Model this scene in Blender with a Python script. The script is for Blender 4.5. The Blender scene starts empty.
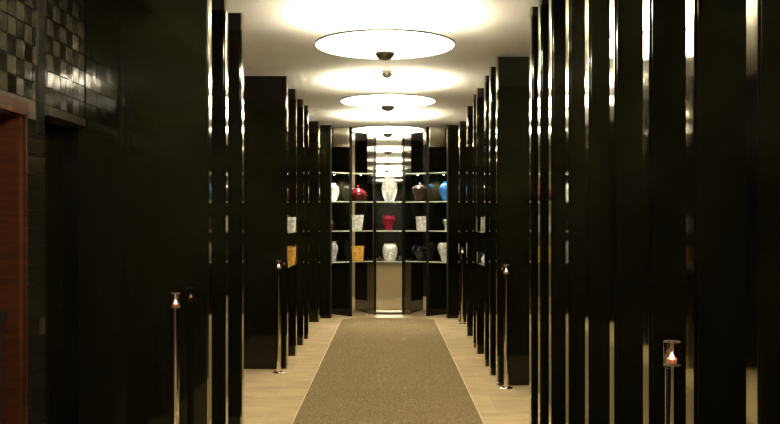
import bpy, bmesh, math, random
from mathutils import Vector, Matrix
random.seed(7)
SC = bpy.context.scene
COL = SC.collection
PI = math.pi
F = 850.0; VX = 388.0; VY = 221.0; HC = 1.5

# ------------------------------------------------------------------ materials
def nodes(name):
    m = bpy.data.materials.new(name); m.use_nodes = True
    nt = m.node_tree
    return m, nt, nt.nodes['Principled BSDF']

def pbr(name, col, rough=.5, metal=0., spec=.5, coat=0., trans=0., emit=None, es=0., sss=0., ior=1.45):
    m, nt, b = nodes(name)
    b.inputs['Base Color'].default_value = (*col, 1)
    b.inputs['Roughness'].default_value = rough
    b.inputs['Metallic'].default_value = metal
    b.inputs['Specular IOR Level'].default_value = spec
    b.inputs['Coat Weight'].default_value = coat
    b.inputs['Coat Roughness'].default_value = .03
    b.inputs['Transmission Weight'].default_value = trans
    b.inputs['IOR'].default_value = ior
    if emit:
        b.inputs['Emission Color'].default_value = (*emit, 1)
        b.inputs['Emission Strength'].default_value = es
    return m

def lk(nt, a, b): nt.links.new(a, b)

def noise_tint(m, c1, c2, scale, detail=4, bump=0., bscale=None, bdist=.01, vec_scale=(1, 1, 1), lo=.35, hi=.65):
    nt = m.node_tree; b = nt.nodes['Principled BSDF']
    tc = nt.nodes.new('ShaderNodeTexCoord'); mp = nt.nodes.new('ShaderNodeMapping')
    mp.inputs['Scale'].default_value = vec_scale
    lk(nt, tc.outputs['Object'], mp.inputs['Vector'])
    n = nt.nodes.new('ShaderNodeTexNoise'); n.inputs['Scale'].default_value = scale; n.inputs['Detail'].default_value = detail
    lk(nt, mp.outputs['Vector'], n.inputs['Vector'])
    r = nt.nodes.new('ShaderNodeValToRGB')
    r.color_ramp.elements[0].position = lo; r.color_ramp.elements[1].position = hi
    r.color_ramp.elements[0].color = (*c1, 1); r.color_ramp.elements[1].color = (*c2, 1)
    lk(nt, n.outputs['Fac'], r.inputs['Fac']); lk(nt, r.outputs['Color'], b.inputs['Base Color'])
    if bump:
        n2 = n
        if bscale:
            n2 = nt.nodes.new('ShaderNodeTexNoise'); n2.inputs['Scale'].default_value = bscale
            lk(nt, mp.outputs['Vector'], n2.inputs['Vector'])
        bp = nt.nodes.new('ShaderNodeBump'); bp.inputs['Strength'].default_value = bump; bp.inputs['Distance'].default_value = bdist
        lk(nt, n2.outputs['Fac'], bp.inputs['Height']); lk(nt, bp.outputs['Normal'], b.inputs['Normal'])
    return r

M = {}
M['lacquer'] = pbr('black_lacquer', (.016, .0135, .006), .06, spec=.36)
noise_tint(M['lacquer'], (.0042, .0038, .0013), (.0054, .0049, .0018), 1.3)
M['wallblack'] = pbr('black_wall_paint', (.012, .010, .006), .25)
noise_tint(M['wallblack'], (.004, .0035, .002), (.0055, .0048, .003), 3)
M['steel'] = pbr('polished_steel', (.74, .70, .60), .06, 1.)
noise_tint(M['steel'], (.38, .355, .28), (.47, .44, .35), 6, vec_scale=(8, 8, .4))
M['chrome'] = pbr('chrome', (.78, .75, .68), .07, 1.)
noise_tint(M['chrome'], (.72, .69, .62), (.82, .79, .72), 9)
M['header'] = pbr('header_metal', (.34, .32, .25), .10, 1.)
M['mirror'] = pbr('mirror_silver', (.86, .85, .80), .012, 1.)
M['darkmirror'] = pbr('dark_mirror_glass', (.12, .115, .09), .02, 1.)
M['trim'] = pbr('dull_metal_trim', (.08, .072, .05), .3, .6)
M['ceiling'] = pbr('ceiling_plaster', (.62, .59, .53), .8, spec=.2)
noise_tint(M['ceiling'], (.63, .61, .57), (.67, .65, .61), 2.2)
M['beige'] = pbr('beige_plaster', (.50, .43, .29), .7, spec=.3)
noise_tint(M['beige'], (.29, .25, .165), (.34, .29, .195), 2.5)

# floor: pale travertine slabs with thin joints
m, nt, b = nodes('travertine_floor'); M['floor'] = m
b.inputs['Roughness'].default_value = .22
tc = nt.nodes.new('ShaderNodeTexCoord')
br = nt.nodes.new('ShaderNodeTexBrick')
br.inputs['Scale'].default_value = 1.0; br.inputs['Brick Width'].default_value = 1.2; br.inputs['Row Height'].default_value = .62
br.inputs['Mortar Size'].default_value = .004; br.inputs['Mortar Smooth'].default_value = .2
br.inputs['Color1'].default_value = (.74, .58, .34, 1); br.inputs['Color2'].default_value = (.69, .535, .31, 1); br.inputs['Mortar'].default_value = (.76, .65, .43, 1)
mp = nt.nodes.new('ShaderNodeMapping'); mp.inputs['Location'].default_value = (.35, .12, 0)
lk(nt, tc.outputs['Object'], mp.inputs['Vector']); lk(nt, mp.outputs['Vector'], br.inputs['Vector'])
n = nt.nodes.new('ShaderNodeTexNoise'); n.inputs['Scale'].default_value = 3.5; n.inputs['Detail'].default_value = 7; n.inputs['Distortion'].default_value = .6
mp2 = nt.nodes.new('ShaderNodeMapping'); mp2.inputs['Scale'].default_value = (.6, 2.0, 1)
lk(nt, tc.outputs['Object'], mp2.inputs['Vector']); lk(nt, mp2.outputs['Vector'], n.inputs['Vector'])
r = nt.nodes.new('ShaderNodeValToRGB'); r.color_ramp.elements[0].position = .3; r.color_ramp.elements[1].position = .7
r.color_ramp.elements[0].color = (.80, .77, .72, 1); r.color_ramp.elements[1].color = (1.05, 1.03, 1.0, 1)
lk(nt, n.outputs['Fac'], r.inputs['Fac'])
mx = nt.nodes.new('ShaderNodeMix'); mx.data_type = 'RGBA'; mx.blend_type = 'MULTIPLY'; mx.inputs['Factor'].default_value = 1
lk(nt, br.outputs['Color'], mx.inputs[6]); lk(nt, r.outputs['Color'], mx.inputs[7]); lk(nt, mx.outputs[2], b.inputs['Base Color'])

M['carpet'] = pbr('woven_sisal', (.26, .20, .12), .95, spec=.1)
noise_tint(M['carpet'], (.135, .097, .046), (.315, .236, .120), 62, 3, bump=.9, bscale=75, bdist=.012, vec_scale=(1, .8, 1), lo=.30, hi=.70)
M['binding'] = pbr('carpet_binding', (.60, .49, .30), .7, spec=.2)

# wood with horizontal grain
M['wood'] = pbr('mahogany', (.2, .06, .02), .35, spec=.3, coat=.08)
nt = M['wood'].node_tree; b = nt.nodes['Principled BSDF']
tc = nt.nodes.new('ShaderNodeTexCoord'); mp = nt.nodes.new('ShaderNodeMapping'); mp.inputs['Scale'].default_value = (1.2, 1.2, 9)
lk(nt, tc.outputs['Object'], mp.inputs['Vector'])
n = nt.nodes.new('ShaderNodeTexNoise'); n.inputs['Scale'].default_value = 2.2; n.inputs['Detail'].default_value = 8; n.inputs['Distortion'].default_value = 1.4
lk(nt, mp.outputs['Vector'], n.inputs['Vector'])
r = nt.nodes.new('ShaderNodeValToRGB'); r.color_ramp.elements[0].position = .32; r.color_ramp.elements[1].position = .68
r.color_ramp.elements[0].color = (.020, .0055, .002, 1); r.color_ramp.elements[1].color = (.065, .018, .006, 1)
lk(nt, n.outputs['Fac'], r.inputs['Fac']); lk(nt, r.outputs['Color'], b.inputs['Base Color'])

M['tiledark'] = pbr('dark_glass_tile', (.012, .010, .006), .07, spec=.5)
M['tilelight'] = pbr('smoky_gold_tile', (.070, .062, .038), .07, .4)
M['grout'] = pbr('tile_grout', (.055, .05, .034), .6)

def clear_glass(name, tint, refl=.12, rough=.03, mixwhite=0., white=(.9, .9, .88)):
    """thin clear glass: see-through body with a Fresnel sheen"""
    m = bpy.data.materials.new(name); m.use_nodes = True; nt = m.node_tree
    nt.nodes.remove(nt.nodes['Principled BSDF']); out = nt.nodes['Material Output']
    t = nt.nodes.new('ShaderNodeBsdfTransparent'); t.inputs['Color'].default_value = (*tint, 1)
    g = nt.nodes.new('ShaderNodeBsdfGlossy'); g.inputs['Roughness'].default_value = rough; g.inputs['Color'].default_value = (1, 1, .97, 1)
    fr = nt.nodes.new('ShaderNodeFresnel'); fr.inputs['IOR'].default_value = 1.5
    add = nt.nodes.new('ShaderNodeMath'); add.operation = 'ADD'; add.inputs[1].default_value = refl; add.use_clamp = True
    lk(nt, fr.outputs['Fac'], add.inputs[0])
    ms = nt.nodes.new('ShaderNodeMixShader')
    lk(nt, add.outputs[0], ms.inputs['Fac']); lk(nt, t.outputs[0], ms.inputs[1]); lk(nt, g.outputs[0], ms.inputs[2])
    last = ms
    if mixwhite:
        d = nt.nodes.new('ShaderNodeBsdfDiffuse'); d.inputs['Color'].default_value = (*white, 1)
        tl = nt.nodes.new('ShaderNodeBsdfTranslucent'); tl.inputs['Color'].default_value = (*white, 1)
        dm = nt.nodes.new('ShaderNodeMixShader'); dm.inputs['Fac'].default_value = .4
        lk(nt, d.outputs[0], dm.inputs[1]); lk(nt, tl.outputs[0], dm.inputs[2])
        # cut facets: mottled between frosted and clear
        tc = nt.nodes.new('ShaderNodeTexCoord'); v = nt.nodes.new('ShaderNodeTexVoronoi'); v.inputs['Scale'].default_value = 28
        lk(nt, tc.outputs['Object'], v.inputs['Vector'])
        mr = nt.nodes.new('ShaderNodeMapRange'); mr.inputs['From Min'].default_value = .1; mr.inputs['From Max'].default_value = .7
        mr.inputs['To Min'].default_value = min(1, mixwhite + .25); mr.inputs['To Max'].default_value = max(0, mixwhite - .35)
        lk(nt, v.outputs['Distance'], mr.inputs['Value'])
        m2 = nt.nodes.new('ShaderNodeMixShader')
        lk(nt, mr.outputs[0], m2.inputs['Fac']); lk(nt, ms.outputs[0], m2.inputs[1]); lk(nt, dm.outputs[0], m2.inputs[2])
        last = m2
    lk(nt, last.outputs[0], out.inputs['Surface'])
    return m

M['shelfglass'] = clear_glass('clear_shelf_glass', (.86, .92, .86), .02)
M['glassedge'] = pbr('glass_edge', (.55, .60, .47), .15, spec=.6)
M['rimglass'] = pbr('candle_cup_rim', (.26, .20, .16), .12, spec=.7)
M['cup'] = clear_glass('candle_cup_glass', (.97, .85, .80), .12, mixwhite=.0, white=(.85, .62, .5))
M['crystal'] = clear_glass('cut_crystal', (.95, .96, .95), .12, mixwhite=.8, white=(.92, .92, .90))
M['crystaldark'] = clear_glass('clear_crystal', (.80, .82, .80), .2, mixwhite=.4, white=(.8, .8, .76))
def frosted(name, col, trl=.35, gloss=.12, rough=.12):
    m, nt, b = nodes(name)
    out = nt.nodes['Material Output']
    b.inputs['Base Color'].default_value = (*col, 1); b.inputs['Roughness'].default_value = rough
    tc = nt.nodes.new('ShaderNodeTexCoord'); n = nt.nodes.new('ShaderNodeTexNoise'); n.inputs['Scale'].default_value = 24
    lk(nt, tc.outputs['Object'], n.inputs['Vector'])
    r = nt.nodes.new('ShaderNodeValToRGB')
    r.color_ramp.elements[0].color = (*[c * .72 for c in col], 1); r.color_ramp.elements[1].color = (*[min(1, c * 1.12) for c in col], 1)
    r.color_ramp.elements[0].position = .35; r.color_ramp.elements[1].position = .65
    lk(nt, n.outputs['Fac'], r.inputs['Fac']); lk(nt, r.outputs['Color'], b.inputs['Base Color'])
    tl = nt.nodes.new('ShaderNodeBsdfTranslucent'); lk(nt, r.outputs['Color'], tl.inputs['Color'])
    ms = nt.nodes.new('ShaderNodeMixShader'); ms.inputs['Fac'].default_value = trl
    lk(nt, b.outputs[0], ms.inputs[1]); lk(nt, tl.outputs[0], ms.inputs[2]); lk(nt, ms.outputs[0], out.inputs['Surface'])
    return m
M['white'] = frosted('white_frosted_glass', (.88, .87, .82))
M['red'] = frosted('ruby_glass', (.085, .006, .007), .2)
M['pink'] = frosted('crimson_glass', (.22, .008, .022), .25)
M['amber'] = frosted('amber_glass', (.92, .56, .12), .35)
M['blue'] = frosted('blue_glass', (.05, .24, .58), .3)
M['brown'] = frosted('smoked_brown_glass', (.035, .024, .018), .1)
M['blackglass'] = pbr('black_glass', (.01, .01, .009), .05, spec=.8)
M['wax'] = pbr('tea_light_wax', (.75, .35, .25), .4, emit=(1, .45, .2), es=.02)  # faint emission puts the flame's glow into the wax itself
M['tin'] = pbr('tea_light_tin', (.6, .55, .5), .3, 1.)
M['flame'] = pbr('candle_flame', (1, .7, .3), .5, emit=(1, .72, .40), es=3)
LC = (1.0, .92, .73)
M['disc'] = pbr('opal_disc_glass', (.85, .82, .74), .4, emit=(1, .90, .68), es=2.45)
M['disctop'] = pbr('lit_disc_top', (.9, .9, .85), .5, emit=LC, es=2.)
M['rim'] = pbr('disc_rim_metal', (.35, .32, .25), .35, .9)
M['bowl'] = pbr('dark_bowl_metal', (.22, .20, .15), .3, 1.)
M['grey'] = pbr('grey_dome_metal', (.42, .39, .32), .3, .7)
M['puck'] = pbr('puck_lens', (1, 1, 1), .3, emit=(1, .95, .85), es=9.)
M['black'] = pbr('black_satin', (.008, .007, .005), .4, spec=.2)

# ------------------------------------------------------------------ helpers
def link(name, bm, mats, parent=None, loc=(0, 0, 0), smooth=False, rz=0.):
    me = bpy.data.meshes.new(name)
    bmesh.ops.recalc_face_normals(bm, faces=bm.faces[:])
    bm.to_mesh(me); bm.free()
    if not isinstance(mats, (list, tuple)): mats = [mats]
    for mm in mats: me.materials.append(mm)
    if smooth:
        for p in me.polygons: p.use_smooth = True
        try: me.set_sharp_from_angle(angle=math.radians(38))
        except Exception: pass
    o = bpy.data.objects.new(name, me); COL.objects.link(o)
    o.location = loc; o.rotation_euler = (0, 0, rz)
    if parent: o.parent = parent
    return o

def box(bm, x0, x1, y0, y1, z0, z1, bevel=0., mi=0):
    r = bmesh.ops.create_cube(bm, size=1)
    vs = r['verts']
    for v in vs:
        v.co = Vector(((x0 + x1) / 2 + v.co.x * (x1 - x0), (y0 + y1) / 2 + v.co.y * (y1 - y0), (z0 + z1) / 2 + v.co.z * (z1 - z0)))
    fs = {f for v in vs for f in v.link_faces}
    for f in fs: f.material_index = mi
    if bevel:
        es = list({e for v in vs for e in v.link_edges})
        bmesh.ops.bevel(bm, geom=es, offset=bevel, segments=2, affect='EDGES', profile=.6)
    return bm

def bx(*a, **k):
    bm = bmesh.new(); return box(bm, *a, **k)

def lathe(bm, prof, seg=40, shape=None, mi=0, close=False):
    """prof: list of (r, z); shape(theta, r, z) -> r"""
    rings = []
    for (r, z) in prof:
        if r < 1e-5:
            rings.append([bm.verts.new((0, 0, z))]); continue
        ring = []
        for k in range(seg):
            t = 2 * PI * k / seg
            rr = shape(t, r, z) if shape else r
            ring.append(bm.verts.new((rr * math.cos(t), rr * math.sin(t), z)))
        rings.append(ring)
    for a, c in zip(rings[:-1], rings[1:]):
        for k in range(seg):
            k2 = (k + 1) % seg
            if len(a) == 1 and len(c) == 1: continue
            if len(a) == 1: f = bm.faces.new((a[0], c[k], c[k2]))
            elif len(c) == 1: f = bm.faces.new((a[k], a[k2], c[0]))
            else: f = bm.faces.new((a[k], a[k2], c[k2], c[k]))
            f.material_index = mi
    return bm

def prism(bm, pts, z0, z1, mi_top=0, mi_side=0):
    lo = [bm.verts.new((x, y, z0)) for x, y in pts]; hi = [bm.verts.new((x, y, z1)) for x, y in pts]
    f = bm.faces.new(hi); f.material_index = mi_top
    f = bm.faces.new(lo[::-1]); f.material_index = mi_top
    n = len(pts)
    for i in range(n):
        f = bm.faces.new((lo[i], lo[(i + 1) % n], hi[(i + 1) % n], hi[i])); f.material_index = mi_side
    return bm

def tag(o, label, cat, group=None, kind=None):
    o['label'] = label; o['category'] = cat
    if group: o['group'] = group
    if kind: o['kind'] = kind
    return o

def thing(name, label, cat, loc=(0, 0, 0), rz=0., group=None):
    o = bpy.data.objects.new(name, None); COL.objects.link(o)
    o.empty_display_size = .1; o.location = loc; o.rotation_euler = (0, 0, rz)
    return tag(o, label, cat, group)

def struct(name, bm, mat, label, cat, smooth=False):
    o = link(name, bm, mat, smooth=smooth); tag(o, label, cat, None, 'structure'); return o

def lamp(name, kind, energy, loc, parent=None, size=.05, col=LC, **k):
    l = bpy.data.lights.new(name, kind); l.energy = energy; l.color = col
    if kind in ('POINT', 'SPOT'): l.shadow_soft_size = size
    for a, v in k.items(): setattr(l, a, v)
    o = bpy.data.objects.new(name, l); COL.objects.link(o); o.location = loc
    if parent: o.parent = parent
    return o

def px(x, y, d):
    return ((x - VX) / F * d, d, HC - (y - VY) / F * d)

# ------------------------------------------------------------------ room shell
CZ = 3.02; XW = 1.76; YB = -7.0; YE = 16.9
struct('floor', bx(-2.9, 2.9, YB - .1, YE + .1, -.1, 0), M['floor'], 'pale beige travertine floor along the dark corridor', 'floor')
struct('ceiling', bx(-2.9, 2.9, YB - .1, YE + .1, CZ, CZ + .1), M['ceiling'], 'plain cream ceiling with pools of lamp light', 'ceiling')
struct('wall_right', bx(XW, XW + .1, YB, YE, 0, CZ), M['wallblack'], 'black side wall behind the right hand row of fins', 'wall')
struct('wall_left', bx(-XW - .1, -XW, 4.98, YE, 0, CZ), M['wallblack'], 'black side wall behind the left hand row of fins', 'wall')
struct('wall_front', bx(-2.9, 2.9, YB - .1, YB, 0, CZ), M['wallblack'], 'black wall closing the corridor behind the viewpoint', 'wall')
struct('wall_back', bx(-XW - .1, .02, YE, YE + .1, 0, CZ), M['beige'], 'beige far wall glimpsed left of the display alcove', 'wall')
struct('wall_back_right', bx(.02, XW + .1, YE, YE + .1, 0, CZ), M['wallblack'], 'dark far wall glimpsed right of the display alcove', 'wall')

# left, near: tiled wall with a wood-lined recess and a dark doorway
TX = -1.711; T = .088; TB = -1.90
zl = 2.046; YT = 4.79
bm = bmesh.new()
box(bm, TB, TX - .006, 3.10, YT, zl, CZ)                   # bulkhead
box(bm, TB, TX - .006, 4.008, 4.245, 0, zl)                # pier
box(bm, TB, -1.85, 4.245, YT, 0, zl)                       # back of the dark recess
struct('wall_left_tiled', bm, M['grout'], 'tiled wall over the wood recess and doorway at the far left', 'wall')
struct('wall_left_recess', bx(-1.849, -1.83, 4.247, YT - .005, 0, zl, bevel=.002), M['lacquer'], 'black panel under the tiled bulkhead, right of the tiled pier', 'panel')
struct('wall_left_near', bx(TB, TX, YB, 3.10, 0, CZ), M['wallblack'], 'black wall left of the viewpoint', 'wall')
struct('wall_left_room', bx(-2.62, -2.52, 2.9, 5.1, 0, CZ), M['wallblack'], 'black wall closing the space behind the tiled wall', 'wall')
struct('wall_left_return', bx(-2.52, -XW - .1, 4.98, 5.08, 0, CZ), M['wallblack'], 'black return wall behind the broad near left fin', 'wall')
bm = bmesh.new()
def tiles(bm, y1, n, z0, z1, skip=None, W=T, dark=False):
    nz = int((z1 - z0) / T + 1.5)
    for i in range(n):
        for j in range(nz):
            yc = y1 - (i + .5) * W; zc = z0 + (j + .5) * T
            if zc - T / 2 > z1 - .02: continue
            if skip and skip(yc, zc): continue
            par = (round((YT - yc) / T - .5) + round((zc - zl) / T - .5)) % 2
            if dark and random.random() > .12: par = 0
            h = T / 2 - .0026; hy = W / 2 - .0026
            a = random.gauss(0, .008); c = random.gauss(0, .008)
            zt = min(zc + h, CZ - .002)
            P = []
            for (sy, zz) in ((-1, zc - h), (1, zc - h), (1, zt), (-1, zt)):
                P.append(Vector((TX + .001 + a * sy * hy + c * (zz - zc), yc + sy * hy, zz)))
            Q = [p + Vector((-.007, 0, 0)) for p in P]
            vp = [bm.verts.new(p) for p in P]; vq = [bm.verts.new(p) for p in Q]
            f = bm.faces.new(vp); f.material_index = par
            for k in range(4):
                f = bm.faces.new((vq[k], vq[(k + 1) % 4], vp[(k + 1) % 4], vp[k])); f.material_index = par
tiles(bm, YT, 19, zl + .034, CZ)
tiles(bm, 4.245, 3, zl + .034 - 23 * T, zl + .034 - T, None, .0785, True)
o = struct('trim_1', bm, [M['tiledark'], M['tilelight']], 'chequered dark and gold glass tiles on the upper left wall', 'tiles')
struct('trim_2', bx(TX - .004, TX + .010, 4.140, 4.215, 1.93, CZ, bevel=.003), M['black'], 'dark vertical strip dividing the wall tiles', 'trim')
struct('trim_3', bx(-1.85, TX + .011, 4.26, YT - .004, zl - .016, zl + .028, bevel=.003), M['trim'], 'metal edge under the tiles above the black doorway', 'trim')
# wood-lined recess
rec = bmesh.new()
box(rec, -2.44, TX - .004, 3.955, 3.995, 0, zl - .06)      # far jamb (faces the viewer)
box(rec, -2.44, TX - .004, 3.10, 3.14, 0, zl - .06)
box(rec, -2.48, -2.44, 3.10, 3.995, 0, zl - .06)
box(rec, -2.48, TX - .004, 3.10, 3.995, zl - .06, zl)
r0 = thing('wood_recess', 'reddish mahogany lined wall recess at the far left edge', 'recess', (0, 0, 0))
link('lining', rec, M['wood'], r0)
link('header', bx(TX - .003, TX + .012, 3.08, 4.027, zl - .052, zl + .014, bevel=.003), M['wood'], r0)
link('casing', bx(TX - .003, TX + .012, 3.996, 4.008, 0, zl - .052, bevel=.002), M['wood'], r0)
# black console standing in the recess
cn = thing('console_counter', 'black console counter standing in the mahogany recess', 'console', (-2.06, 3.55, 0))
link('cabinet', bx(-.30, .30, -.34, .33, .06, 1.045, bevel=.006), M['black'], cn)
link('plinth', bx(-.28, .28, -.31, .31, 0, .06), M['black'], cn)
link('countertop', bx(-.31, .322, -.35, .345, 1.045, 1.09, bevel=.008), M['black'], cn)

# ------------------------------------------------------------------ carpet
def rounded_end(x0, x1, y0, y1, r, n=10):
    pts = [(x0, y0), (x1, y0)]
    for k in range(n + 1):
        a = PI / 2 * k / n; pts.append((x1 - r + r * math.cos(a), y1 - r + r * math.sin(a)))
    for k in range(n + 1):
        a = PI / 2 + PI / 2 * k / n; pts.append((x0 + r + r * math.cos(a), y1 - r + r * math.sin(a)))
    return pts
cp = thing('runner_carpet', 'long brown woven runner carpet down the middle of the floor', 'carpet', (0, 0, 0))
link('pile', prism(bmesh.new(), rounded_end(-.70, .70, -6.5, 13.05, .30), 0.0, .012), M['carpet'], cp)
bm = bmesh.new()
outer = rounded_end(-.709, .709, -6.51, 13.06, .309); inner = rounded_end(-.70, .70, -6.5, 13.05, .30)
n = len(outer)
vo = [bm.verts.new((x, y, 0.0)) for x, y in outer]; vi = [bm.verts.new((x, y, .0135)) for x, y in inner]; vm = [bm.verts.new((x, y, .0135)) for x, y in outer]
for i in range(n):
    j = (i + 1) % n
    bm.faces.new((vo[i], vo[j], vm[j], vm[i])); bm.faces.new((vm[i], vm[j], vi[j], vi[i]))
link('binding', bm, M['binding'], cp)

# ------------------------------------------------------------------ fins along the corridor
def fin(side, d, xi, top, label, group, width=None, th=.075):
    """side -1 left / +1 right; xi inner edge distance; local +X points outwards"""
    w = width or (XW - xi - .006)
    t = thing('partition_fin', label, 'panel', (side * xi, d, 0), 0, group)
    a, b_ = (.012, w) if side > 0 else (-w, -.012)
    link('lacquer_panel', bx(a, b_, 0, th, 0, top, bevel=.003), M['lacquer'], t)
    a, b_ = (0, .012) if side > 0 else (-.012, 0)
    link('steel_edge', bx(a, b_, .001, th - .001, 0, top, bevel=.0015), M['steel'], t)
    return t
ordn = ['first', 'second', 'third', 'fourth', 'fifth', 'sixth', 'seventh', 'eighth', 'ninth']
RN = [2.30, 2.78, 3.26, 3.76, 4.24, 4.71, 5.21, 5.59, 5.94]
for i, d in enumerate(RN):
    lab = ('steel-edged black fin nearest the viewer, touching the right picture edge' if i == 0 else
           'steel-edged black fin ending the near right row, before the gap with candle stand' if i == 8 else
           'steel-edged black fin, ' + ordn[i] + ' in the near right row from the right picture edge')
    fin(1, d, 1.0, 3.0, lab, 'near fins on the right')
RF = [(7.75, .994), (8.26, .992), (8.76, 1.0), (9.58, 1.0), (10.05, 1.012), (11.08, 1.03)]
for i, (d, x) in enumerate(RF):
    lab = ('black fin with broad face showing, behind the candle stand on the right' if i == 0 else
           'black fin, ' + ordn[i] + ' of far right row counting the broad fin as first')
    fin(1, d, x, 3.0, lab, 'far fins on the right')
for i, d in enumerate([4.80, 5.40, 6.00]):
    lab = ['broad glossy black fin behind the nearest left candle stand, beside the doorway',
           'narrow visible black fin, middle one of the three near left fins',
           'black fin on near left, last before the gap showing the pale floor'][i]
    fin(-1, d, [1.011, 1.03, 1.03][i], 2.97, lab, 'near fins on the left', width=[.74, .72, .72][i])
for i, (d, x) in enumerate([(8.61, 1.02), (9.44, 1.02), (10.25, 1.02), (10.80, 1.012)]):
    lab = ('black fin with broad face showing, behind the far left candle stand' if i == 0 else
           'black fin, ' + ordn[i] + ' of far left row counting the broad fin as first')
    fin(-1, d, x, 2.97, lab, 'far fins on the left')

# ------------------------------------------------------------------ alcove at the end
AX = .018                                                  # axis of the alcove
def apse_fin(side, tip, end, th, label, edge=True, ed=.012):
    tip = Vector((side * tip[0] + AX, tip[1])); end = Vector((side * end[0] + AX, end[1]))
    L = (end - tip).length; ang = math.atan2(end.y - tip.y, end.x - tip.x)
    t = thing('partition_fin', label, 'panel', (tip.x, tip.y, 0), ang, 'fins around the display alcove')
    link('lacquer_panel', bx(ed, L, -th / 2, th / 2, 0, 2.98, bevel=.003), M['lacquer'], t)
    if edge: link('steel_edge', bx(0, ed, -th / 2 + .001, th / 2 - .001, 0, 2.98, bevel=.0015), M['steel'] if edge == 1 else M['black'], t)
    return t
for s, nm in ((-1, 'left'), (1, 'right')):
    apse_fin(s, (1.035, 12.62), (1.72, 12.70), .075, 'black fin at the %s mouth of the display alcove' % nm)
    apse_fin(s, (.895, 13.10), (1.62, 13.30), .06, 'black fin hiding the outermost shelf ends on the %s of the alcove' % nm, 2)
    apse_fin(s, (.600, 13.38), (1.02, 13.83), .05, 'angled black fin between the two %s bays of display shelves' % nm, 2)
    t = apse_fin(s, (.300, 13.70), (.555, 14.38), .05, 'angled black fin beside the mirror on the %s, behind the inner shelf bay' % nm, 2)
for s, nm in ((-1, 'left'), (1, 'right')):
    x0, x1 = sorted((s * .63 + AX, s * .90 + AX))
    hd = link('metal_header', bx(x0, x1, 13.33, 13.36, 2.66, 2.98, bevel=.003), M['header'])
    tag(hd, 'polished metal header panel above the outer %s bay, catching lamp light' % nm, 'panel', 'metal headers of the alcove')
# polished mirror strips beside the centre mirror
CM = thing('alcove_mirror', 'tall narrow centre mirror reflecting the ceiling lamps at the corridor end', 'mirror', (AX, 13.70, 0))
link('mirror_pane', bx(-.205, .205, 0, .012, .03, 2.96), M['mirror'], CM)
link('base_rail', bx(-.205, .205, -.012, .012, 0, .03), M['trim'], CM)
for s in (-1, 1):
    link('frame_post', bx(min(s * .205, s * .255), max(s * .205, s * .255), -.10, .02, 0, 2.97, bevel=.003), M['lacquer'], CM)
    link('side_strip', bx(min(s * .258, s * .352), max(s * .258, s * .352), -.02, -.005, 0, 2.96), M['darkmirror'], CM)

# glass shelves
ZS = [.865, 1.35, 1.81, 2.26]
ST = .016
bays = {
 'centre': [(-.20, 13.40), (.20, 13.40), (.20, 13.685), (-.20, 13.685)],
 'inner':  [(.575, 13.395), (.262, 13.545), (.262, 13.65), (.36, 13.655), (.45, 13.69), (.70, 13.575)],
 'outer':  [(.885, 13.155), (.625, 13.37), (.93, 13.69), (1.30, 13.50), (1.30, 13.26)],
}
lev = ['lowest', 'second lowest', 'second highest', 'top']
for bn, pts in bays.items():
    for s in ((1,) if bn == 'centre' else (-1, 1)):
        for k, z in enumerate(ZS):
            if bn == 'centre' and k == 3: continue
            P = [(s * x + AX, y) for x, y in pts]
            if s < 0 or bn == 'centre': pass
            if bn == 'centre': where = 'in front of the centre mirror'
            else: where = 'in the %s %s bay of the alcove' % (bn, 'left' if s < 0 else 'right')
            bm = prism(bmesh.new(), P, z - ST, z, 0, 1)
            o = link('glass_shelf', bm, [M['shelfglass'], M['glassedge']])
            tag(o, '%s glass shelf %s' % ((lev[k] if bn != 'centre' else ['lowest', 'middle', 'top'][k]), where), 'shelf', 'glass shelves of the alcove')

# small downlights under the top shelves
for bn, (x, y) in (('inner', (.45, 13.50)), ('outer', (.86, 13.40))):
    for s in (-1, 1):
        pk = thing('puck_light', 'tiny round light under the top glass shelf, %s %s bay' % (bn, 'left' if s < 0 else 'right'), 'lamp',
                   (s * x + AX, y, ZS[3] - ST + .0005), 0, 'lights under the top shelves')
        link('housing', lathe(bmesh.new(), [(0, 0), (.026, 0), (.026, -.012), (.018, -.014), (.018, -.010), (0, -.010)], 24), M['chrome'], pk, smooth=True)
        link('lens', lathe(bmesh.new(), [(.016, -.0105), (.012, -.0145), (0, -.016)], 24), M['puck'], pk, smooth=True)
        l = lamp('puck_beam', 'SPOT', 9., (0, 0, -.03), pk, .02, (1, .93, .8), spot_size=math.radians(125), spot_blend=.6)
# ------------------------------------------------------------------ vases
def vase_mesh(prof, seg=40, shape=None, wall=.006, bumps=0.):
    bm = bmesh.new()
    out = [(0, 0)] + prof
    inn = [(max(r - wall, .003), z) for r, z in prof[::-1]]
    inn = [(r, max(z, .012)) for r, z in inn] + [(0, .012)]
    lathe(bm, out + inn, seg, shape)
    if bumps:
        for v in bm.verts:
            rr = math.hypot(v.co.x, v.co.y)
            if rr > .01:
                k = 1 + bumps * math.sin(9 * math.atan2(v.co.y, v.co.x) + 40 * v.co.z) * math.sin(70 * v.co.z)
                v.co.x *= k; v.co.y *= k
    return bm
def smoothprof(pts, n=22):
    """Catmull-Rom through (r, z) points"""
    out = []
    P = [pts[0]] + pts + [pts[-1]]
    for i in range(1, len(P) - 2):
        for k in range(max(2, n // (len(pts) - 1))):
            t = k / max(2, n // (len(pts) - 1))
            q = []
            for a in range(2):
                p0, p1, p2, p3 = P[i - 1][a], P[i][a], P[i + 1][a], P[i + 2][a]
                q.append(.5 * ((2 * p1) + (-p0 + p2) * t + (2 * p0 - 5 * p1 + 4 * p2 - p3) * t * t + (-p0 + 3 * p1 - 3 * p2 + p3) * t ** 3))
            out.append((max(q[0], .004), q[1]))
    out.append(pts[-1]); return out
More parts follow.
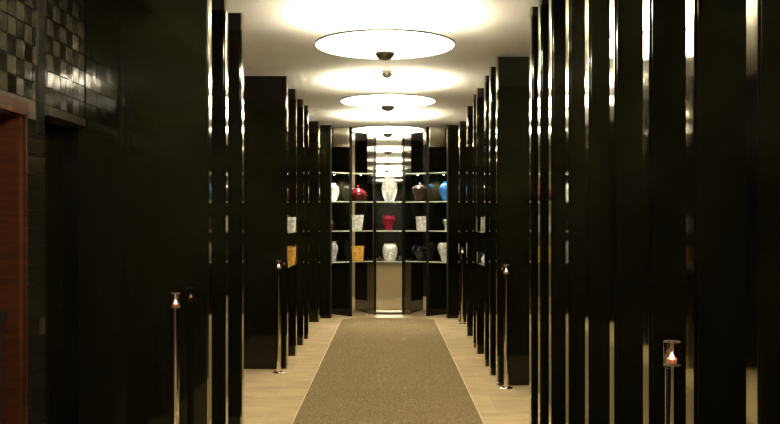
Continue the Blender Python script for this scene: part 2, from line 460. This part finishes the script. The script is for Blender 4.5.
def squarish(p=5, rot=PI / 4 * 0):
    def f(t, r, z):
        c, s = abs(math.cos(t + rot)), abs(math.sin(t + rot))
        return r / ((c ** p + s ** p) ** (1 / p))
    return f
def ribs(n, amt): return lambda t, r, z: r * (1 + amt * math.cos(n * t))
def put(name, bm, mat, x, d, z, label, parts=(), rz=0., cat='vase'):
    if parts:
        t = thing(name, label, cat, (x, d, z), rz, None)
        link('body', bm, mat, t, smooth=True)
        for nm, b2, m2 in parts: link(nm, b2, m2, t, smooth=True)
        return t
    o = link(name, bm, mat, None, (x, d, z), True, rz); tag(o, label, cat); return o
def X(xp, d): return (xp - VX) / F * d
Z0, Z1, Z2 = ZS[0] + .0004, ZS[1] + .0004, ZS[2] + .0004
DO, DI, DC = 13.40, 13.505, 13.53
S = 13.5 / F
# top row
pr = smoothprof([(.055, 0), (.085, .03), (.118, .13), (.112, .21), (.068, .262), (.072, .285)])
put('glass_vase', vase_mesh(pr, 48, ribs(16, .02)), M['white'], X(331.5, DO), DO, Z2, 'white frosted ovoid vase on the second highest shelf, outer left bay')
pr = smoothprof([(.075, 0), (.10, .015), (.150, .075), (.152, .12), (.11, .165), (.085, .175)])
ld = lathe(bmesh.new(), smoothprof([(.09, .176), (.082, .19), (.045, .21), (.018, .218), (.016, .228), (.024, .24), (.018, .255), (.004, .26)]) + [(0, .26)], 36)
put('lidded_pot', vase_mesh(pr, 44, ribs(22, .012)), M['red'], X(357.5, DI), DI, Z2, 'wide ruby red lidded glass pot on the second highest shelf, inner left bay', [('lid', ld, M['red'])], cat='pot')
pr = smoothprof([(.060, 0), (.066, .015), (.092, .07), (.117, .17), (.116, .25), (.094, .34), (.078, .385), (.082, .395)])
put('glass_vase', vase_mesh(pr, 64, ribs(18, .035)), M['white'], X(389.5, DC), DC, Z2, 'tall white ribbed glass vase in front of the centre mirror, top of the column')
pr = smoothprof([(.07, 0), (.085, .02), (.115, .11), (.132, .18), (.125, .215), (.09, .235)])
ld = lathe(bmesh.new(), smoothprof([(.10, .236), (.09, .245), (.04, .262), (.014, .268), (.02, .285), (.004, .297)]) + [(0, .297)], 36)
put('lidded_pot', vase_mesh(pr, 44, ribs(20, .02)), M['brown'], X(420, DI), DI, Z2, 'dark brown lidded glass jar on the second highest shelf, inner right bay', [('lid', ld, M['brown'])], cat='pot')
pr = smoothprof([(.05, 0), (.07, .03), (.108, .13), (.122, .20), (.09, .262), (.055, .285), (.06, .31)])
put('glass_vase', vase_mesh(pr, 48, ribs(12, .03)), M['blue'], X(447, DO), DO, Z2, 'bright blue glass vase on the second highest shelf, outer right bay')
# middle row
pr = smoothprof([(.03, 0), (.035, .012), (.052, .06), (.056, .10), (.035, .15), (.012, .19)])
put('glass_vase', vase_mesh(pr, 32, ribs(8, .03)), M['red'], X(331, DO), DO, Z1, 'small red glass bottle vase on the second lowest shelf, outer left bay')
pr = smoothprof([(.085, 0), (.09, .01), (.100, .10), (.112, .20), (.118, .235)], 16)
bm = vase_mesh(pr, 56, squarish(5), .010, .03)
for v in bm.verts:
    if v.co.z > .22: v.co.z += .012 * math.sin(8 * math.atan2(v.co.y, v.co.x))
put('glass_vase', bm, M['crystal'], X(356.3, DI), DI, Z1, 'flared square white crystal vase on the second lowest shelf, inner left bay')
pr = smoothprof([(.052, 0), (.056, .02), (.056, .07), (.078, .13), (.094, .185), (.082, .225), (.086, .245)])
put('glass_vase', vase_mesh(pr, 48, ribs(6, .06), .008, .05), M['pink'], X(388.6, DC), DC, Z1, 'crimson flared glass vase in front of the centre mirror, middle of the column')
pr = smoothprof([(.080, 0), (.082, .01), (.090, .11), (.098, .21), (.10, .22)], 14)
put('glass_vase', vase_mesh(pr, 56, squarish(9), .010, .012), M['crystal'], X(422, DI), DI, Z1, 'straight sided square white crystal vase on the second lowest shelf, inner right bay')
pr = smoothprof([(.035, 0), (.02, .02), (.016, .05), (.03, .08), (.046, .115), (.05, .15), (.035, .18)])
put('glass_vase', vase_mesh(pr, 32, ribs(8, .05)), M['crystaldark'], X(446, DO), DO, Z1, 'small clear stemmed glass vase on the second lowest shelf, outer right bay')
# bottom row
pr = smoothprof([(.05, 0), (.055, .015), (.065, .08), (.085, .17), (.082, .24), (.062, .285), (.075, .315)])
put('glass_vase', vase_mesh(pr, 48, ribs(9, .07), .008, .07), M['crystal'], X(332, DO), DO, Z0, 'knobbly white crystal vase on the lowest shelf, outer left bay')
pr = smoothprof([(.098, 0), (.103, .01), (.108, .10), (.116, .215), (.118, .235)], 14)
put('glass_vase', vase_mesh(pr, 56, squarish(7), .010, .02), M['amber'], X(356.8, DI), DI, Z0, 'amber yellow square glass vase on the lowest shelf, inner left bay')
pr = smoothprof([(.070, 0), (.078, .012), (.100, .07), (.112, .15), (.108, .215), (.088, .25), (.092, .262)])
put('glass_vase', vase_mesh(pr, 56, squarish(4), .010, .06), M['crystal'], X(390, DC), DC, Z0, 'rounded white crystal vase in front of the centre mirror, bottom of the column')
for s, xp in (('left', 379.5), ('right', 400)):
    bm = bmesh.new(); bmesh.ops.create_uvsphere(bm, u_segments=24, v_segments=14, radius=.026)
    for v in bm.verts: v.co.z = v.co.z * .9 + .0234
    put('glass_ball', bm, M['blackglass'], X(xp, 13.45), 13.45, Z0, 'small black glass ball %s of the rounded crystal vase on centre shelf' % s, cat='ornament')
# black openwork bowl of twisted loops
bw = thing('sculpted_bowl', 'black openwork glass bowl on the lowest shelf, inner right bay', 'bowl', (X(420, DI), DI, Z0))
link('body', vase_mesh(smoothprof([(.055, 0), (.05, .02), (.06, .05), (.10, .12), (.112, .17)]), 40, ribs(5, .08), .008, .05), M['blackglass'], bw, smooth=True)
for k in range(7):
    a = 2 * PI * k / 7
    bm = bmesh.new(); R, r_ = .042, .011
    rings = []
    for i in range(18):
        t = 2 * PI * i / 18
        c = Vector((math.cos(t) * R, 0, math.sin(t) * R)); rd = c.normalized()
        rings.append([bm.verts.new(c + rd * r_ * math.cos(q * PI / 4) + Vector((0, 1, 0)) * r_ * math.sin(q * PI / 4)) for q in range(8)])
    for i in range(18):
        for q in range(8):
            bm.faces.new((rings[i][q], rings[(i + 1) % 18][q], rings[(i + 1) % 18][(q + 1) % 8], rings[i][(q + 1) % 8]))
    lp = link('loop', bm, M['blackglass'], bw, (.098 * math.cos(a), .098 * math.sin(a), .175 + .018 * (k % 2)), True, a + .5)
pr = smoothprof([(.04, 0), (.045, .012), (.062, .08), (.098, .17), (.105, .23), (.09, .275), (.07, .292)])
put('glass_vase', vase_mesh(pr, 48, ribs(14, .03), .008), M['white'], X(444.5, DO), DO, Z0, 'white tapering glass vase on the lowest shelf, outer right bay')
# side shelves tucked between corridor fins, each with a piece peeping out
def side_shelf(s, d0, d1, z, label):
    xa, xb = sorted((s * 1.03, s * 1.40))
    o = link('glass_shelf', prism(bmesh.new(), [(xa, d0), (xb, d0), (xb, d1), (xa, d1)], z - .012, z, 0, 1), [M['shelfglass'], M['glassedge']])
    tag(o, label, 'shelf', 'glass shelves between corridor fins')
side_shelf(-1, 8.687, 9.438, 1.385, 'upper glass shelf between the broad left fin and the next')
side_shelf(-1, 8.687, 9.438, 1.03, 'lower glass shelf between the broad left fin and the next')
side_shelf(1, 8.837, 9.578, 1.385, 'upper glass shelf between the third and fourth far right fins')
side_shelf(1, 8.837, 9.578, 1.03, 'lower glass shelf between the third and fourth far right fins')
pr = smoothprof([(.072, 0), (.076, .01), (.082, .08), (.085, .155)], 12)
put('glass_vase', vase_mesh(pr, 48, squarish(7), .008, .03), M['crystal'], -1.072, 9.05, 1.3854, 'white crystal vase peeping out on the upper shelf behind the broad left fin')
pr = smoothprof([(.068, 0), (.074, .01), (.086, .08), (.092, .195)], 12)
put('glass_vase', vase_mesh(pr, 48, squarish(6), .008, .03), M['amber'], -1.076, 9.05, 1.0304, 'amber glass vase peeping out on the lower shelf behind the broad left fin')
pr = smoothprof([(.066, 0), (.07, .01), (.07, .08), (.07, .155)], 12)
put('glass_vase', vase_mesh(pr, 48, squarish(9), .009), M['crystaldark'], 1.082, 9.22, 1.3854, 'clear square crystal vase between the far right fins, upper shelf')
pr = smoothprof([(.04, 0), (.06, .02), (.068, .055), (.05, .09), (.054, .105)], 12)
put('glass_vase', vase_mesh(pr, 40, ribs(8, .07), .008), M['crystal'], 1.085, 9.22, 1.0304, 'small round cut crystal bowl between the far right fins, lower shelf')

# ------------------------------------------------------------------ pendant lamps
DZ = 2.80; DR = .52
def pendant(d, label):
    t = thing('pendant_lamp', label, 'lamp', (-.022 if d == 6.30 else 0, d, DZ), 0, 'ceiling disc lamps')
    link('disc', lathe(bmesh.new(), [(0, -.008), (.20, -.008), (.205, -.012), (.212, -.008), (DR - .008, 0), (DR - .008, .004), (.1, .004)], 96), M['disc'], t, smooth=True)
    link('lit_top', lathe(bmesh.new(), [(DR - .03, .010), (.10, .014), (.012, .014)], 72), M['disctop'], t, smooth=True)
    link('rim', lathe(bmesh.new(), [(DR - .009, -.004), (DR, -.004), (DR, .010), (DR - .009, .010), (DR - .009, -.004)], 96), M['rim'], t, smooth=True)
    bw = [(.074, -.052)]
    for k in range(1, 11):
        a = PI / 2 * k / 10; bw.append((.074 * math.cos(a), -.052 - .060 * math.sin(a)))
    bw[-1] = (0, -.112)
    inn = [(0, -.106)] + [(.069 * math.cos(PI / 2 * (10 - k) / 10), -.054 - .052 * math.sin(PI / 2 * (10 - k) / 10)) for k in range(1, 11)]
    link('bowl', lathe(bmesh.new(), inn[::1] + bw, 40), M['bowl'], t, smooth=True)
    link('stem', lathe(bmesh.new(), [(.008, -.105), (.008, CZ - DZ)], 16), M['chrome'], t, smooth=True)
    link('canopy', lathe(bmesh.new(), [(.045, CZ - DZ), (.045, CZ - DZ - .012), (.04, CZ - DZ - .018), (.008, CZ - DZ - .02)], 32), M['chrome'], t, smooth=True)
    for k in range(3):
        a = 2 * PI * k / 3 + .5
        lamp('bulb', 'POINT', .15, (.035 * math.cos(a), .035 * math.sin(a), -.056), t, .015)
    for k in range(4):
        a = 2 * PI * k / 4 + .3
        u = lamp('uplight_bulb', 'SPOT', UP, (.16 * math.cos(a), .16 * math.sin(a), .035), t, .03, spot_size=math.radians(130), spot_blend=.75)
        u.rotation_euler = (PI, 0, 0)
    return t
UP = 100.
pendant(6.30, 'nearest ceiling lamp with large glowing disc and dark bowl')
pendant(9.24, 'second ceiling disc lamp along the corridor, beyond the grey dome')
pendant(12.16, 'third ceiling disc lamp, just in front of the display alcove')
pendant(15.30, 'unseen ceiling disc lamp added to light the room behind the display alcove')  # hidden lamp added to brighten the far wall and floor beyond
for d, w in ((3.36, 'just ahead of the viewpoint'), (.42, 'above the viewpoint')):
    pendant(d, 'ceiling disc lamp %s, outside the photo' % w)
dm = thing('ceiling_dome', 'small grey metal dome on the ceiling between first and second disc lamps', 'fixture', (-.01, 8.65, CZ))
link('collar', lathe(bmesh.new(), [(.07, 0), (.07, -.016), (.062, -.02)], 32), M['grey'], dm, smooth=True)
pf = [(.062, -.018)]
for k in range(1, 9):
    a = PI / 2 * k / 8; pf.append((.062 * math.cos(a), -.018 - .06 * math.sin(a)))
pf[-1] = (0, -.078)
link('dome', lathe(bmesh.new(), pf, 32), M['grey'], dm, smooth=True)

# ------------------------------------------------------------------ candle stands
def candle_stand(x, d, label):
    t = thing('candle_stand', label, 'candle stand', (x, d, 0), 0, 'chrome candle stands')
    link('base', lathe(bmesh.new(), [(0, 0), (.060, 0), (.060, .006), (.052, .011), (.024, .014), (0, .014)], 40), M['chrome'], t, smooth=True)
    link('pole', lathe(bmesh.new(), [(0, .013), (.021, .013), (.021, 1.022), (.0255, 1.024), (.0255, 1.030), (0, 1.030)], 36), M['chrome'], t, smooth=True)
    cup = link('candle_cup', lathe(bmesh.new(), [(0, 1.0305), (.024, 1.0305), (.0262, 1.034), (.0268, 1.106), (.0255, 1.107), (.0243, 1.105), (.0238, 1.038), (0, 1.037)], 36), M['cup'], t, smooth=True)
    link('lip', lathe(bmesh.new(), [(.0244, 1.1058), (.0268, 1.1058), (.0271, 1.107), (.0266, 1.1084), (.0248, 1.1084), (.0244, 1.1058)], 36), M['rimglass'], cup, smooth=True)
    link('foot_ring', lathe(bmesh.new(), [(.0235, 1.0302), (.0270, 1.0302), (.0274, 1.032), (.0268, 1.0340), (.0235, 1.0340), (.0235, 1.0302)], 36), M['rimglass'], cup, smooth=True)
    cd = link('tea_light', lathe(bmesh.new(), [(0, 1.0375), (.0200, 1.0375), (.0205, 1.052), (.0195, 1.052), (.0190, 1.049), (0, 1.049)], 28), [M['wax']], t, smooth=True)
    link('flame', lathe(bmesh.new(), [(0, 1.049), (.0050, 1.051), (.0075, 1.055), (.0050, 1.062), (.0020, 1.069), (0, 1.074)], 16), M['flame'], cd, smooth=True)
    return t
candle_stand(.925, 2.77, 'chrome candle stand with lit tea light at the lower right, nearest of all')
candle_stand(-1.155, 4.62, 'chrome candle stand with lit tea light before the broad near left fin')
candle_stand(-1.08, 8.40, 'chrome candle stand at the foot of the broad far left fin')
candle_stand(1.06, 7.62, 'chrome candle stand in front of the broad right fin')
candle_stand(1.085, 12.40, 'most distant chrome candle stand, right of the alcove mouth')

# ------------------------------------------------------------------ world, camera, view
w = bpy.data.worlds.new('World'); SC.world = w; w.use_nodes = True
w.node_tree.nodes['Background'].inputs['Color'].default_value = (0, 0, 0, 1)
w.node_tree.nodes['Background'].inputs['Strength'].default_value = 0
cam = bpy.data.cameras.new('camera'); co = bpy.data.objects.new('camera', cam); COL.objects.link(co)
co.location = (0, 0, HC); co.rotation_euler = (PI / 2, 0, 0)
cam.sensor_fit = 'HORIZONTAL'; cam.sensor_width = 36; cam.lens = 36 * F / 780
cam.shift_x = (390 - VX) / 780; cam.shift_y = (VY - 212) / 780
cam.clip_start = .05; cam.clip_end = 100
SC.camera = co
vs = SC.view_settings
vs.view_transform = 'Standard'; vs.look = 'None'; vs.exposure = 2.85; vs.gamma = 1.; vs.use_curve_mapping = False
